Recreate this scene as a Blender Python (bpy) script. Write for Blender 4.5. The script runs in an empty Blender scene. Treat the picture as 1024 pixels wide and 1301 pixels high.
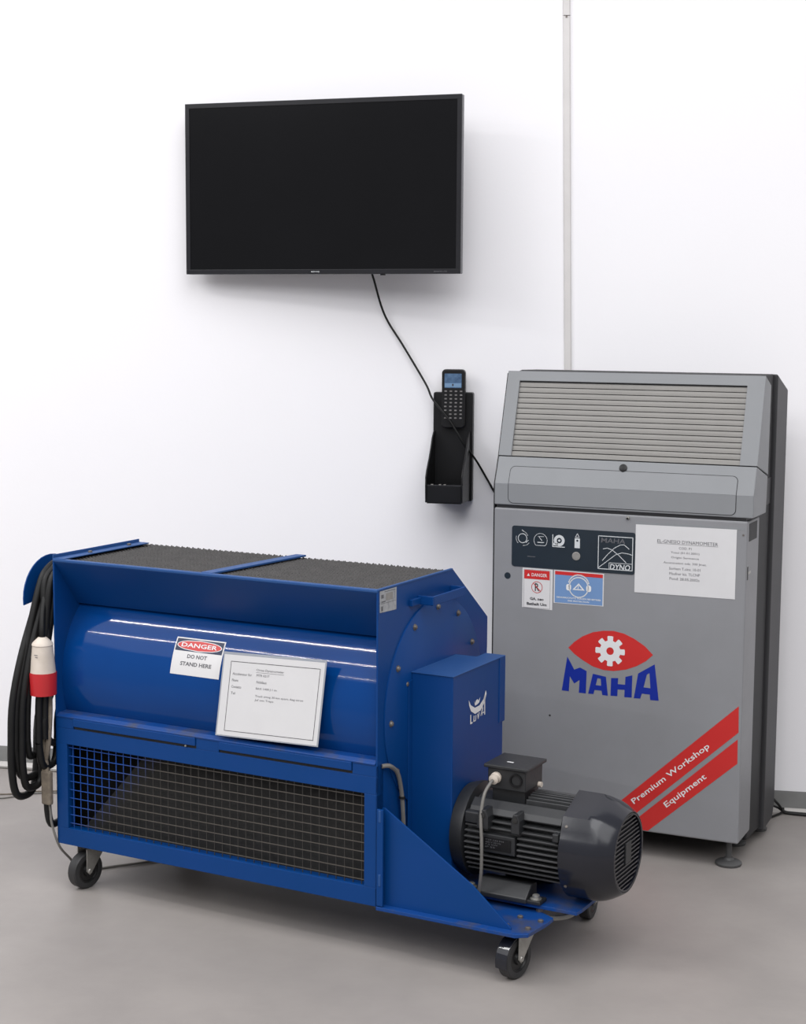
import bpy, bmesh, math, random
from mathutils import Vector, Matrix
from mathutils.geometry import tessellate_polygon
random.seed(4)
SC = bpy.context.scene
COL = SC.collection
PI = math.pi

# ------------------------------------------------------------------ camera
W_YAW, PITCH, ROLL, F_PX = 0.1854945, 0.117398, 0.0063986, 2078.4
def cam_axes():
    cp, sp, c, s = math.cos(PITCH), math.sin(PITCH), math.cos(ROLL), math.sin(ROLL)
    X = Vector((1, 0, 0)); F = Vector((0, cp, -sp)); U = Vector((0, sp, cp))
    return c*X + s*U, -s*X + c*U, F
def k2w(a):
    u = Vector((math.cos(W_YAW), -math.sin(W_YAW), 0)); n = Vector((math.sin(W_YAW), math.cos(W_YAW), 0))
    return Vector((a.dot(u), a.dot(n), a.z))
cr, cu_, cf = [k2w(a) for a in cam_axes()]
cd = bpy.data.cameras.new('camera'); cam = bpy.data.objects.new('camera', cd); COL.objects.link(cam)
m = Matrix((cr, cu_, -cf)).transposed().to_4x4(); m.translation = Vector((0, -5.22, 1.55)); cam.matrix_world = m
cd.sensor_fit = 'HORIZONTAL'; cd.sensor_width = 36; cd.lens = 36*F_PX/1024; cd.clip_start = .05
SC.camera = cam

# ------------------------------------------------------------------ world, lights, exposure
wd = bpy.data.worlds.new('World'); SC.world = wd; wd.use_nodes = True
wd.node_tree.nodes['Background'].inputs[0].default_value = (.97, .97, 1, 1)
wd.node_tree.nodes['Background'].inputs[1].default_value = .42
SC.view_settings.view_transform = 'Standard'; SC.view_settings.look = 'None'
SC.view_settings.gamma = 1; SC.view_settings.use_curve_mapping = False
SC.view_settings.exposure = 0.10
DY_LOC, DY_ROT = (-.7669, -1.4466), -.312319
def d2w(u, v):
    c, s = math.cos(DY_ROT), math.sin(DY_ROT)
    return DY_LOC[0] + c*u - s*v, DY_LOC[1] + s*u + c*v
def area(name, u, v, z, lx, ly, power, tilt=0, col=(1, .99, .985)):
    l = bpy.data.lights.new(name, 'AREA'); l.shape = 'RECTANGLE'; l.size = lx; l.size_y = ly
    l.energy = power; l.color = col
    o = bpy.data.objects.new(name, l); COL.objects.link(o)
    x, y = d2w(u, v); o.location = (x, y, z); o.rotation_euler = (tilt, 0, DY_ROT)
    return o
area('tube_lamp', -2.45, -1.5, 3.5, 1.9, .02, 36)
area('tube_lamp', -3.2, -2.95, 3.5, 2.0, .02, 36)
area('tube_lamp', -2.9, -5.3, 3.5, 2.0, .025, 24)
area('fill_area', -1.6, -3.4, 5.2, 10.0, 7.5, 330, tilt=math.radians(20), col=(.985, .985, 1))  # unseen soft area light, added as overall fill
area('fill_area', 3.4, -3.0, 5.0, 6.0, 6.0, 270, tilt=math.radians(20), col=(.985, .985, 1))  # second unseen area light, added to brighten the right side

# ------------------------------------------------------------------ materials
def mat(name, col, rough=.5, metal=0, spec=.5, noise=0, nscale=8, bump=0, bscale=60, col2=None, coat=0, emit=None, lo=.35, hi=.7, rvar=0):
    M = bpy.data.materials.new(name); M.use_nodes = True
    nt = M.node_tree; b = nt.nodes['Principled BSDF']
    b.inputs['Base Color'].default_value = (*col, 1); b.inputs['Roughness'].default_value = rough
    b.inputs['Metallic'].default_value = metal; b.inputs['Specular IOR Level'].default_value = spec
    b.inputs['Coat Weight'].default_value = coat; b.inputs['Coat Roughness'].default_value = .06
    tc = nt.nodes.new('ShaderNodeTexCoord')
    if emit:
        b.inputs['Emission Color'].default_value = (*emit[0], 1); b.inputs['Emission Strength'].default_value = emit[1]
    if noise or col2 or rvar:
        n = nt.nodes.new('ShaderNodeTexNoise'); n.inputs['Scale'].default_value = nscale
        n.inputs['Detail'].default_value = 6; n.inputs['Roughness'].default_value = .6
        nt.links.new(tc.outputs['Object'], n.inputs['Vector'])
        r = nt.nodes.new('ShaderNodeValToRGB'); nt.links.new(n.outputs['Fac'], r.inputs[0])
        r.color_ramp.elements[0].position = lo; r.color_ramp.elements[1].position = hi
        c2 = col2 or tuple(x*(1-noise) for x in col)
        r.color_ramp.elements[0].color = (*col, 1); r.color_ramp.elements[1].color = (*c2, 1)
        nt.links.new(r.outputs[0], b.inputs['Base Color'])
        if rvar:
            mr = nt.nodes.new('ShaderNodeMapRange'); nt.links.new(n.outputs['Fac'], mr.inputs[0])
            mr.inputs[3].default_value = rough; mr.inputs[4].default_value = rough + rvar
            nt.links.new(mr.outputs[0], b.inputs['Roughness'])
    if bump:
        n2 = nt.nodes.new('ShaderNodeTexNoise'); n2.inputs['Scale'].default_value = bscale; n2.inputs['Detail'].default_value = 4
        nt.links.new(tc.outputs['Object'], n2.inputs['Vector'])
        bp = nt.nodes.new('ShaderNodeBump'); bp.inputs['Strength'].default_value = bump; bp.inputs['Distance'].default_value = .002
        nt.links.new(n2.outputs['Fac'], bp.inputs['Height']); nt.links.new(bp.outputs[0], b.inputs['Normal'])
    return M
BLUE = (.0016, .041, .172)
M = dict(
    wall=mat('wall_paint', (.84, .83, .85), .8, spec=.2, noise=.015, nscale=1.2, bump=.12, bscale=90),
    floor=mat('floor_epoxy', (.290, .266, .250), .34, spec=.3, col2=(.240, .221, .209), nscale=2.6, bump=.06, bscale=160, rvar=.2),
    base=mat('baseboard_vinyl', (.20, .20, .195), .5, noise=.15, nscale=12),
    seal=mat('sealant', (.52, .5, .48), .6, noise=.1),
    ceil=mat('ceiling_paint', (.6, .6, .6), .9, noise=.02),
    trunk=mat('trunking_plastic', (.62, .6, .59), .5, noise=.06, nscale=14),
    blue=mat('blue_enamel', BLUE, .30, spec=.2, col2=(.003, .042, .185), nscale=5, bump=.06, bscale=45, rvar=.12),
    bluegloss=mat('blue_gloss_enamel', (.0016, .042, .19), .07, spec=.22, col2=(.0016, .037, .17), nscale=3, bump=.02, bscale=9),
    blueworn=mat('blue_worn_enamel', (.004, .045, .20), .42, spec=.3, col2=(.045, .055, .10), nscale=13, lo=.5, hi=.68),
    bluedust=mat('blue_dusty_enamel', (.012, .062, .21), .5, spec=.3, col2=(.022, .075, .22), nscale=9),
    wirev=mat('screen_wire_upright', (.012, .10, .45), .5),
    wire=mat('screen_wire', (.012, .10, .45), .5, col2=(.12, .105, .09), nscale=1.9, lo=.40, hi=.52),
    black=mat('black_plastic', (.008, .008, .009), .38, spec=.3, noise=.3, nscale=20),
    tvbezel=mat('television_bezel_plastic', (.014, .014, .017), .22, spec=.4, noise=.2),
    tvside=mat('television_side_plastic', (.11, .11, .12), .4, noise=.2),
    tvscreen=mat('television_glass', (.004, .004, .005), .14, spec=.22, noise=.2, nscale=2),
    dark=mat('dark_grey_shell', (.027, .027, .030), .5, noise=.2, nscale=7, bump=.05),
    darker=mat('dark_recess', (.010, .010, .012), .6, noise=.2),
    inside=mat('dark_interior', (.022, .021, .02), .8, noise=.4, nscale=9),
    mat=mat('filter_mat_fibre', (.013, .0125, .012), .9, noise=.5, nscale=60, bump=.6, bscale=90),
    void=mat('black_interior_shade', (.004, .004, .004), .9, spec=.1, noise=.2),
    rust=mat('dusty_floor_pan', (.10, .085, .07), .8, noise=.4, nscale=12),
    grille=mat('dark_grille', (.046, .043, .042), .62, noise=.4, nscale=30),
    gray=mat('grey_cabinet_paint', (.235, .238, .250), .36, spec=.35, col2=(.212, .214, .223), nscale=3.5, bump=.05, bscale=120, rvar=.15),
    gray2=mat('grey_moulded_front', (.225, .233, .243), .45, spec=.35, noise=.06, nscale=5, bump=.05, bscale=140),
    slat=mat('shutter_slat', (.235, .226, .212), .5, noise=.10, nscale=6),
    motor=mat('motor_grey', (.020, .021, .023), .45, noise=.25, nscale=14, bump=.15, bscale=90),
    motorfin=mat('motor_fin_grey', (.042, .043, .045), .42, noise=.3, nscale=14),
    motorgloss=mat('motor_gloss_grey', (.011, .012, .018), .17, spec=.5, noise=.2, nscale=8, bump=.08, bscale=30),
    cable=mat('black_rubber_cable', (.007, .007, .007), .5, spec=.3, noise=.4, nscale=30),
    tan=mat('tan_cord', (.20, .165, .125), .75, col2=(.11, .09, .07), nscale=40, bump=.5, bscale=200),
    greycable=mat('grey_cable', (.19, .18, .165), .5, noise=.25, nscale=20),
    cream=mat('cream_plastic', (.62, .55, .48), .5, col2=(.54, .47, .40), nscale=20),
    redplug=mat('red_plastic', (.50, .02, .025), .35, noise=.15),
    steel=mat('zinc_steel', (.46, .45, .42), .38, metal=.7, noise=.3, nscale=30),
    steeldull=mat('dull_steel', (.30, .29, .27), .5, metal=.3, noise=.3, nscale=25),
    bolt=mat('bolt_steel', (.19, .175, .16), .45, metal=.5, col2=(.12, .095, .08), nscale=60),
    rubber=mat('wheel_rubber', (.028, .028, .029), .55, noise=.3, nscale=20),
    rim=mat('wheel_rim', (.012, .012, .012), .4, noise=.3),
    foot=mat('foot_plastic', (.075, .075, .075), .55, noise=.3),
    white=mat('white_print', (.68, .68, .68), .45, noise=.02),
    sticker=mat('white_sticker', (.62, .61, .61), .35, noise=.03),
    paper=mat('paper', (.60, .595, .60), .5, noise=.03, nscale=14, bump=.2, bscale=25),
    sleeve=mat('plastic_sleeve', (.32, .34, .38), .15, spec=.6, noise=.1),
    ink=mat('black_ink', (.035, .035, .04), .6, noise=.1),
    inkgrey=mat('grey_ink', (.11, .11, .12), .6, noise=.1),
    navy=mat('navy_ink', (.01, .02, .06), .5, noise=.1),
    red=mat('red_decal', (.52, .024, .022), .4, noise=.05),
    maha=mat('blue_decal', (.006, .022, .26), .4, noise=.05),
    ltblue=mat('light_blue_print', (.15, .26, .47), .4, noise=.05),
    panel=mat('dark_panel_print', (.016, .024, .032), .35, noise=.15),
    icon=mat('icon_print', (.55, .57, .58), .5, noise=.05),
    plate=mat('silver_rating_plate', (.36, .37, .38), .4, col2=(.25, .26, .27), nscale=90),
    key=mat('terminal_key', (.20, .19, .19), .5, noise=.3, nscale=90),
    screen=mat('terminal_screen', (.035, .075, .15), .2, col2=(.10, .18, .30), nscale=40),
    screenlo=mat('terminal_screen_bar', (.16, .27, .42), .2, noise=.1),
)

# the mesh wires are blue in one upper corner, brownish beyond a diagonal blend
def wire_tint(k, brown_col):
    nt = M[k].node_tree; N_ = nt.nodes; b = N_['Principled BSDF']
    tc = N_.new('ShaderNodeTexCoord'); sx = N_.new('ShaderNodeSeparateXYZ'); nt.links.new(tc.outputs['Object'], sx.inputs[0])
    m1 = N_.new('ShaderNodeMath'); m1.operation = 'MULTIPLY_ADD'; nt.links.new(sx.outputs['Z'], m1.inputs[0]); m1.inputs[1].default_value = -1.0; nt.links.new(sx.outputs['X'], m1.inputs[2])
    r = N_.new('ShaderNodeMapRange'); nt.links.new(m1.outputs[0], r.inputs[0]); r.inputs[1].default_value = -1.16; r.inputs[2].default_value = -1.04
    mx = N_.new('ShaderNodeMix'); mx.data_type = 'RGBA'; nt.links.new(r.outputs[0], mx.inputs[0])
    mx.inputs[6].default_value = (.006, .06, .30, 1); mx.inputs[7].default_value = brown_col
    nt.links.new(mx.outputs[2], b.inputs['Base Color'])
wire_tint('wire', (.075, .066, .057, 1)); wire_tint('wirev', (.030, .028, .026, 1))
# ------------------------------------------------------------------ mesh helpers
def front(v0): return lambda a, b, h=0: (a, v0-h, b)          # plane facing the viewer (-y)
def side(u0): return lambda a, b, h=0: (u0+h, a, b)           # plane facing +x
def top(z0): return lambda a, b, h=0: (a, b, z0+h)
class MB:
    def __init__(s): s.bm = bmesh.new()
    def face(s, vs):
        try: return s.bm.faces.new(vs)
        except ValueError: return None
    def box(s, x0, x1, y0, y1, z0, z1):
        v = [s.bm.verts.new((x, y, z)) for z in (z0, z1) for y in (y0, y1) for x in (x0, x1)]
        for f in ((0, 2, 3, 1), (4, 5, 7, 6), (0, 1, 5, 4), (2, 6, 7, 3), (0, 4, 6, 2), (1, 3, 7, 5)):
            s.face([v[i] for i in f])
        return s
    def prism(s, mp, pts, h0, h1):
        a = [s.bm.verts.new(mp(x, y, h0)) for x, y in pts]; b = [s.bm.verts.new(mp(x, y, h1)) for x, y in pts]
        n = len(pts)
        s.face(a); s.face(list(reversed(b)))
        for i in range(n): s.face([a[i], b[i], b[(i+1) % n], a[(i+1) % n]])
        return s
    def flat(s, mp, loops, h):
        tri = tessellate_polygon([[Vector((x, y, 0)) for x, y in l] for l in loops])
        vs = [s.bm.verts.new(mp(x, y, h)) for l in loops for x, y in l]
        for t in tri: s.face([vs[i] for i in t])
        return s
    def stroke(s, mp, pts, w, h, closed=False):
        n = len(pts); rng = range(n if closed else n-1)
        for i in rng:
            p, q = Vector(pts[i]), Vector(pts[(i+1) % n]); d = (q-p)
            if d.length < 1e-7: continue
            d.normalize(); nrm = Vector((-d.y, d.x))*w/2; e = d*w*.3
            s.face([s.bm.verts.new(mp(c.x, c.y, h)) for c in (p-e+nrm, p-e-nrm, q+e-nrm, q+e+nrm)])
        return s
    def lathe(s, o, ax, prof, seg=24, cap=True, rf=None, start=0):
        ax = Vector(ax).normalized(); o = Vector(o)
        t = Vector((0, 0, 1)) if abs(ax.z) < .9 else Vector((1, 0, 0))
        e1 = ax.cross(t).normalized(); e2 = ax.cross(e1).normalized()
        rings = []
        for (h, r) in prof:
            ring = []
            for i in range(seg):
                a = 2*PI*i/seg + start; rr = r*(rf(a, h) if rf else 1)
                ring.append(s.bm.verts.new(o + ax*h + (e1*math.cos(a) + e2*math.sin(a))*rr))
            rings.append(ring)
        for A, B in zip(rings, rings[1:]):
            for i in range(seg): s.face([A[i], A[(i+1) % seg], B[(i+1) % seg], B[i]])
        if cap: s.face(list(reversed(rings[0]))); s.face(rings[-1])
        return s
    def tube(s, pts, r, seg=10, smooth=6, closed=False):
        P = [Vector(p) for p in pts]
        if smooth > 1:
            Q = []; n = len(P)
            for i in range(n if closed else n-1):
                g = (lambda k: P[k % n]) if closed else (lambda k: P[max(0, min(n-1, k))])
                p0, p1, p2, p3 = g(i-1), g(i), g(i+1), g(i+2)
                for k in range(smooth):
                    t = k/smooth
                    Q.append(.5*((2*p1) + (p2-p0)*t + (2*p0-5*p1+4*p2-p3)*t*t + (3*p1-p0-3*p2+p3)*t**3))
            if not closed: Q.append(P[-1])
            P = Q
        n = len(P); rings = []; up = Vector((.13, .21, .97)).normalized()
        for i in range(n):
            if closed: d = P[(i+1) % n]-P[i-1]
            else: d = P[min(n-1, i+1)]-P[max(0, i-1)]
            d.normalize()
            x = up - d*up.dot(d)
            if x.length < 1e-4: x = d.orthogonal()
            x.normalize(); up = x; y = d.cross(x)
            rings.append([s.bm.verts.new(P[i] + (x*math.cos(2*PI*k/seg) + y*math.sin(2*PI*k/seg))*r) for k in range(seg)])
        for i in range(n if closed else n-1):
            A, B = rings[i], rings[(i+1) % n]
            for k in range(seg): s.face([A[k], A[(k+1) % seg], B[(k+1) % seg], B[k]])
        if not closed: s.face(list(reversed(rings[0]))); s.face(rings[-1])
        return s
    def text(s, mp, body, a, b, w, h, off=.4e-3, ang=0, bold=0, align='L', skew=0):
        """lettering fitted to width w and height h, lower-left at (a, b)"""
        c = bpy.data.curves.new('lettering', 'FONT'); c.body = body; c.offset = bold; c.resolution_u = 2
        o = bpy.data.objects.new('lettering', c); COL.objects.link(o)
        dg = bpy.context.evaluated_depsgraph_get(); me = bpy.data.meshes.new_from_object(o.evaluated_get(dg))
        xs = [v.co.x for v in me.vertices]; ys = [v.co.y for v in me.vertices]
        if xs:
            x0, x1, y0, y1 = min(xs), max(xs), min(ys), max(ys)
            sx = w/(x1-x0); sy = h/max(y1-y0, 1e-6); ca, sa = math.cos(ang), math.sin(ang)
            vs = []
            for v in me.vertices:
                X = (v.co.x-x0)*sx; Y = (v.co.y-y0)*sy; X += skew*Y
                if align == 'C': X -= w/2
                vs.append(s.bm.verts.new(mp(a + X*ca - Y*sa, b + X*sa + Y*ca, off)))
            for p in me.polygons: s.face([vs[i] for i in p.vertices])
        bpy.data.objects.remove(o); bpy.data.curves.remove(c); bpy.data.meshes.remove(me)
        return s
    def build(s, name, m_, parent=None, bevel=0, smooth=False, segs=2, recalc=True, label=None):
        if recalc: bmesh.ops.recalc_face_normals(s.bm, faces=s.bm.faces)
        me = bpy.data.meshes.new(name); s.bm.to_mesh(me); s.bm.free()
        me.materials.append(M[m_] if isinstance(m_, str) else m_)
        o = bpy.data.objects.new(name, me); COL.objects.link(o)
        if parent: o.parent = parent
        if smooth:
            for p in me.polygons: p.use_smooth = True
            me.set_sharp_from_angle(angle=math.radians(38))
        if bevel:
            b = o.modifiers.new('bevel', 'BEVEL'); b.width = bevel; b.segments = segs; b.limit_method = 'ANGLE'; b.angle_limit = math.radians(40)
            b.harden_normals = False
        if label: o['label'] = label
        return o
def arc(cx, cy, r, a0, a1, n):
    return [(cx + r*math.cos(math.radians(a0+(a1-a0)*i/n)), cy + r*math.sin(math.radians(a0+(a1-a0)*i/n))) for i in range(n+1)]
def rrect(x0, x1, y0, y1, r, n=5):
    return arc(x0+r, y0+r, r, 180, 270, n) + arc(x1-r, y0+r, r, 270, 360, n) + arc(x1-r, y1-r, r, 0, 90, n) + arc(x0+r, y1-r, r, 90, 180, n)
def circ(cx, cy, r, n=24): return arc(cx, cy, r, 0, 360, n)[:-1]
def thing(name, label, cat, loc, rz=0, group=None):
    o = bpy.data.objects.new(name, None); COL.objects.link(o); o.location = loc; o.rotation_euler = (0, 0, rz)
    o.empty_display_size = .1; o['label'] = label; o['category'] = cat
    if group: o['group'] = group
    return o
def struct(o): o['kind'] = 'structure'; return o
def tag(o, label, cat): o['label'] = label; o['category'] = cat; return o
def decal_poly(name, m_, parent, mp, loops, h=.0006): return MB().flat(mp, loops, h).build(name, m_, parent, recalc=False)

# ------------------------------------------------------------------ setting
struct(MB().box(-7, 6, -10, .2, -.1, 0).build('floor', 'floor'))
struct(MB().box(-7, 6, 0, .2, -.1, 5.2).build('wall_back', 'wall'))
bb = struct(MB().prism(lambda a, b, h: (h, a, b), [(0, 0), (-.016, 0), (-.007, .008), (-.004, .055), (-.003, .063), (0, .063)], -7, 6).build('baseboard_back', 'base'))
MB().prism(lambda a, b, h: (h, a, b), [(-.005, 0), (-.034, 0), (-.03, .003), (-.014, .0095), (-.005, .0095)], -7, 6).build('sealant_strip', 'seal', bb, label='pale sealant strip along the foot of the skirting')

t = thing('cable_trunking', 'thin pale grey vertical cable trunking running up the white wall behind the grey cabinet', 'trunking', (-.4496, 0, 0))
def trunk_x(z): return -(z-1.3929)*.0214
def trunk_seg(z0, z1):
    b = MB(); w = .0115
    for (hw, d) in ((w, .009),):
        vs = []
        for z in (z0, z1):
            x = trunk_x(z)
            vs.append([b.bm.verts.new(p) for p in ((x-hw, 0, z), (x-hw, -d+.003, z), (x-hw+.003, -d, z), (x+hw-.003, -d, z), (x+hw, -d+.003, z), (x+hw, 0, z))])
        for i in range(6): b.face([vs[0][i], vs[0][(i+1) % 6], vs[1][(i+1) % 6], vs[1][i]])
        b.face(vs[0]); b.face(list(reversed(vs[1])))
    return b
trunk_seg(.07, 2.485).build('trunking_length', 'trunk', t)
trunk_seg(2.488, 4.2).build('trunking_length', 'trunk', t)
MB().lathe((trunk_x(2.48), -.009, 2.483), (0, -1, 0), [(0, .0035), (.002, .003)], 10).build('screw', 'bolt', t)

# ------------------------------------------------------------------ blue dynamometer
D = thing('engine_dynamometer', 'large blue steel dynamometer on casters with mesh front and dark motor at its right end', 'machine', (*DY_LOC, 0), DY_ROT)
CY, CZ, CR = .297, .578, .272
endprof = [(0, .125), (0, .907), (.3945, .907), (.6065, .7487), (.6065, .125)]
MB().prism(side(-.005), endprof, 0, .005).build('right_end_plate', 'blue', D, bevel=.001)
MB().prism(side(-1.0), endprof, 0, .005).build('left_end_plate', 'blue', D, bevel=.001)
# rear, chamfer and bottom panels
MB().prism(side(-.995), [(.600, .13), (.6065, .13), (.6065, .7487), (.4045, .895), (.392, .890), (.600, .744)], 0, .99).build('rear_panel', 'blue', D)
MB().box(-.995, -.005, .02, .6, .128, .134).build('bottom_pan', 'rust', D, label='dusty floor pan inside the housing')
# front hopper panel, turned edge
MB().prism(side(-.995), [(0, .907), (.006, .907), (.0985, .778), (.094, .775), (0, .899)], 0, .99).build('hopper_panel', 'blue', D)
MB().box(-.999, -.001, -.002, .012, .9005, .9085).build('top_edge_strip', 'bluedust', D, bevel=.002)
# drum casing
b = MB(); outer = [(CY-CR*math.cos(math.radians(a)), CZ+CR*math.sin(math.radians(a))) for a in [46-66*i/40 for i in range(41)]]
inner = [(CY-(CR-.004)*math.cos(math.radians(a)), CZ+(CR-.004)*math.sin(math.radians(a))) for a in [-20+66*i/40 for i in range(41)]]
b.prism(side(-.995), outer+inner, 0, .99).build('drum_casing', 'bluegloss', D, smooth=True)
# lower front frame
mp = front(0)
fr = MB()
fr.box(-1.0, 0, 0, .03, .125, .172); fr.box(-1.0, -.9617, 0, .03, .172, .405); fr.box(-.0365, 0, 0, .03, .172, .405)
fr.box(-1.0, 0, .006, .03, .405, .478)
fr.box(-1.0, 0, 0, .006, .405, .449)
fr.box(-1.0, -.9385, 0, .006, .449, .478); fr.box(-.5355, -.4644, 0, .006, .449, .478); fr.box(-.0702, 0, 0, .006, .449, .478)
fp = fr.build('front_frame', 'blue', D, bevel=.001)
for x0, x1 in ((-.9385, -.5355), (-.4644, -.0702)):
    MB().box(x0+.001, x1-.001, .0035, .006, .4492, .4568).build('slot_shadow_gap', 'inside', fp)
    MB().box(x0+.001, x1-.001, -.0035, .006, .4568, .478).build('slot_lip', 'blue', fp, bevel=.0015)
MB().lathe((-.567, -.001, .4535), (0, -1, 0), [(0, .003), (.003, .002)], 8).build('screw', 'steel', fp)
MB().prism(side(-.994), [(-.002, .478), (-.002, .482), (.008, .489), (.052, .489), (.052, .480), (.02, .478)], 0, .988).build('shelf_ledge', 'blueworn', D, bevel=.001)
# wire mesh, each wire a piece
nv, nh = 38, 10
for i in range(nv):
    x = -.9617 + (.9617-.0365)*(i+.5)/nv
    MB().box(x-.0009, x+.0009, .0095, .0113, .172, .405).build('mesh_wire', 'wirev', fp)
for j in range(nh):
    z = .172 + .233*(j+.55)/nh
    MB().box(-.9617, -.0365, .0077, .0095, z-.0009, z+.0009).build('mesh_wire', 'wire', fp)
# filter mat, and a black sheet standing in for the shade inside
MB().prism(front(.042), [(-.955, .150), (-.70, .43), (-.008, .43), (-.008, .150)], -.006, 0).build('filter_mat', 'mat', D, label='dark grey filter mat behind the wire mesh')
MB().box(-.992, -.008, .06, .066, .135, .475).build('inner_shade_sheet', 'void', D)
# top: dark grille with diagonal ribs, strap, rails
b = MB(); nx, ny = 400, 90; g = []
for j in range(ny+1):
    row = []
    for i in range(nx+1):
        x = -.994 + .988*i/nx; y = .016 + .385*j/ny
        ph = (x*.57 + y*.82)/.0105*2*PI; q = (x*.82-y*.57)/.016*2*PI
        z = .8995 + .0034*math.sin(ph) + .0010*math.sin(q) + .0006*math.sin(i*2.1+j*.7)
        row.append(b.bm.verts.new((x, y, z)))
    g.append(row)
for j in range(ny):
    for i in range(nx): b.face([g[j][i], g[j][i+1], g[j+1][i+1], g[j+1][i]])
b.box(-.994, -.006, .04, .400, .880, .893)
o = b.build('top_grille', 'grille', D, recalc=False, label='dark ribbed grille on top'); o['kind'] = 'stuff'
MB().prism(top(.905), [(-.520, .006), (-.486, .006), (-.450, .398), (-.482, .398)], 0, .005).build('top_strap', 'bluedust', D, bevel=.001)
b = MB(); b.box(-1.0, -.962, .0, .372, .9075, .9105); b.box(-1.0, -.997, .0, .372, .9105, .919)
rl = b.build('top_angle_rail', 'bluedust', D, bevel=.0008)
for y in (.13, .30): MB().lathe((-.978, y, .9105), (0, 0, 1), [(0, .006), (.004, .006), (.005, .004)], 6).build('bolt', 'bolt', rl)
MB().box(-.006, .0015, .0, .392, .905, .9095).build('top_edge_rail', 'bluedust', D, bevel=.001)
# round flange plate on the right end with bolts
MB().lathe((0, CY, CZ), (1, 0, 0), [(0, .268), (.0035, .268), (.0045, .2665)], 64).build('round_flange', 'blue', D, smooth=True)
for (y, z) in [(.3025, .8229), (.4176, .7883), (.1773, .7898), (.5013, .698), (.0911, .7009), (.058, .57), (.089, .4437)]:
    MB().lathe((.004, y, z), (1, 0, 0), [(0, .0085), (.002, .0085), (.0021, .0065), (.006, .0055), (.0075, .003)], 12).build('bolt', 'bolt', D, smooth=True)
MB().lathe((.0, .142, .652), (1, 0, 0), [(0, .0085), (.002, .0085), (.0021, .0065), (.006, .0055), (.0075, .003)], 12).build('bolt', 'bolt', D, smooth=True)
# handle
b = MB(); b.box(0, .044, .200, .206, .843, .866); b.box(.038, .044, .206, .385, .843, .866); b.box(0, .038, .379, .385, .843, .866)
b.box(0, .010, .155, .206, .845, .862)
b.build('lifting_handle', 'blue', D, bevel=.0015)
# rating label
lb = MB().prism(side(0), [(.0075, .8515), (.0885, .8485), (.0895, .9035), (.0075, .9035)], 0, .0008).build('rating_label', 'plate', D, label='silver rating label')
b = MB(); s_ = side(0)
for r in ((.013, .025, .885, .894), (.014, .034, .875, .878), (.013, .022, .855, .866)):
    b.flat(s_, [[(r[0], r[2]), (r[1], r[2]), (r[1], r[3]), (r[0], r[3])]], .0012)
b.stroke(s_, [(.011, .8725), (.085, .8715)], .0009, .0012); b.stroke(s_, [(.05, .872), (.05, .855)], .0009, .0012)
b.stroke(s_, [(.03, .9), (.082, .899)], .0015, .0012); b.stroke(s_, [(.078, .897), (.078, .878)], .0016, .0012)
b.build('label_print', 'inkgrey', lb, recalc=False)
lw = MB(); lw.flat(s_, [[(.036, .877), (.07, .877), (.07, .895), (.036, .895)]], .0011); lw.build('label_panel', 'steeldull', lb, recalc=False)
# belt cover on the right end
cv = MB()
cv.prism(top(.27), [(.004, .163), (.12, .163), (.12, .455), (.066, .455), (.066, .408), (.004, .408)], -.14, .41)
cover = cv.build('belt_cover', 'blue', D, bevel=.0025)
MB().prism(top(.50), [(.004, .1605), (.1225, .1605), (.1225, .463), (.064, .463), (.064, .408), (.004, .408)], .178, .1805).build('cover_lid', 'bluedust', cover, bevel=.0015)
MB().box(.118, .1222, .428, .463, .506, .678).build('cover_flap', 'blue', cover, bevel=.0015)
MB().box(.0045, .0075, .145, .163, .14, .66).build('cover_flange', 'blue', cover, bevel=.001)
# white emblem on cover (face u=.12)
lg = MB(); s_ = lambda a, b, h=0: (.12+h*.3, a, .575+(b-.575)*.86)
lg.flat(s_, [[(.250, .608), (.262, .590), (.285, .577), (.312, .578), (.335, .592), (.348, .616), (.352, .604), (.342, .580), (.318, .561), (.287, .558), (.263, .572), (.252, .592)]], .003)
lg.flat(s_, [[(.280, .600), (.286, .590), (.290, .597), (.300, .600), (.305, .594), (.316, .602), (.310, .587), (.298, .584), (.286, .583)]], .003)
lg.stroke(s_, [(.262, .560), (.262, .536), (.271, .536)], .005, .003)
lg.stroke(s_, [(.281, .553), (.279, .538), (.290, .538), (.292, .552)], .004, .003)
lg.stroke(s_, [(.302, .554), (.305, .540), (.311, .556)], .004, .003)
lg.stroke(s_, [(.320, .545), (.335, .585)], .003, .003); lg.stroke(s_, [(.327, .545), (.333, .566)], .003, .003)
lg.stroke(s_, [(.342, .600), (.343, .544)], .005, .003); lg.stroke(s_, [(.322, .551), (.342, .551)], .003, .003)
lg.build('emblem', 'white', cover, recalc=False, label='small white eye-shaped emblem with lettering')
# gusset and base plate
MB().prism(front(.021), [(.004, .127), (.004, .370), (.012, .371), (.250, .219), (.352, .132), (.352, .127)], 0, .005).build('gusset_plate', 'blue', D, bevel=.0008)
MB().box(.001, .018, -.0045, .002, .13, .372).build('gusset_weld_strip', 'blue', D, bevel=.001)
for z in (.18, .34): MB().box(.006, .013, -.006, -.003, z, z+.03).build('weld', 'bluedust', D, bevel=.002)
MB().prism(top(.119), [(0, -.006), (.372, -.006), (.398, .012), (.408, .10), (.408, .138), (.36, .165), (.36, .60), (-.3, .60), (-.3, 0.03), (0, .03)], 0, .009).build('base_plate', 'blueworn', D, bevel=.001, label='worn blue base plate with scratched edge')
for (x, y) in ((.3382, .100), (.3916, .099), (.3848, .041), (.3322, .035)):
    MB().lathe((x, y, .128), (0, 0, 1), [(0, .007), (.005, .007), (.006, .005)], 6).build('bolt', 'bolt', D)
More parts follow.
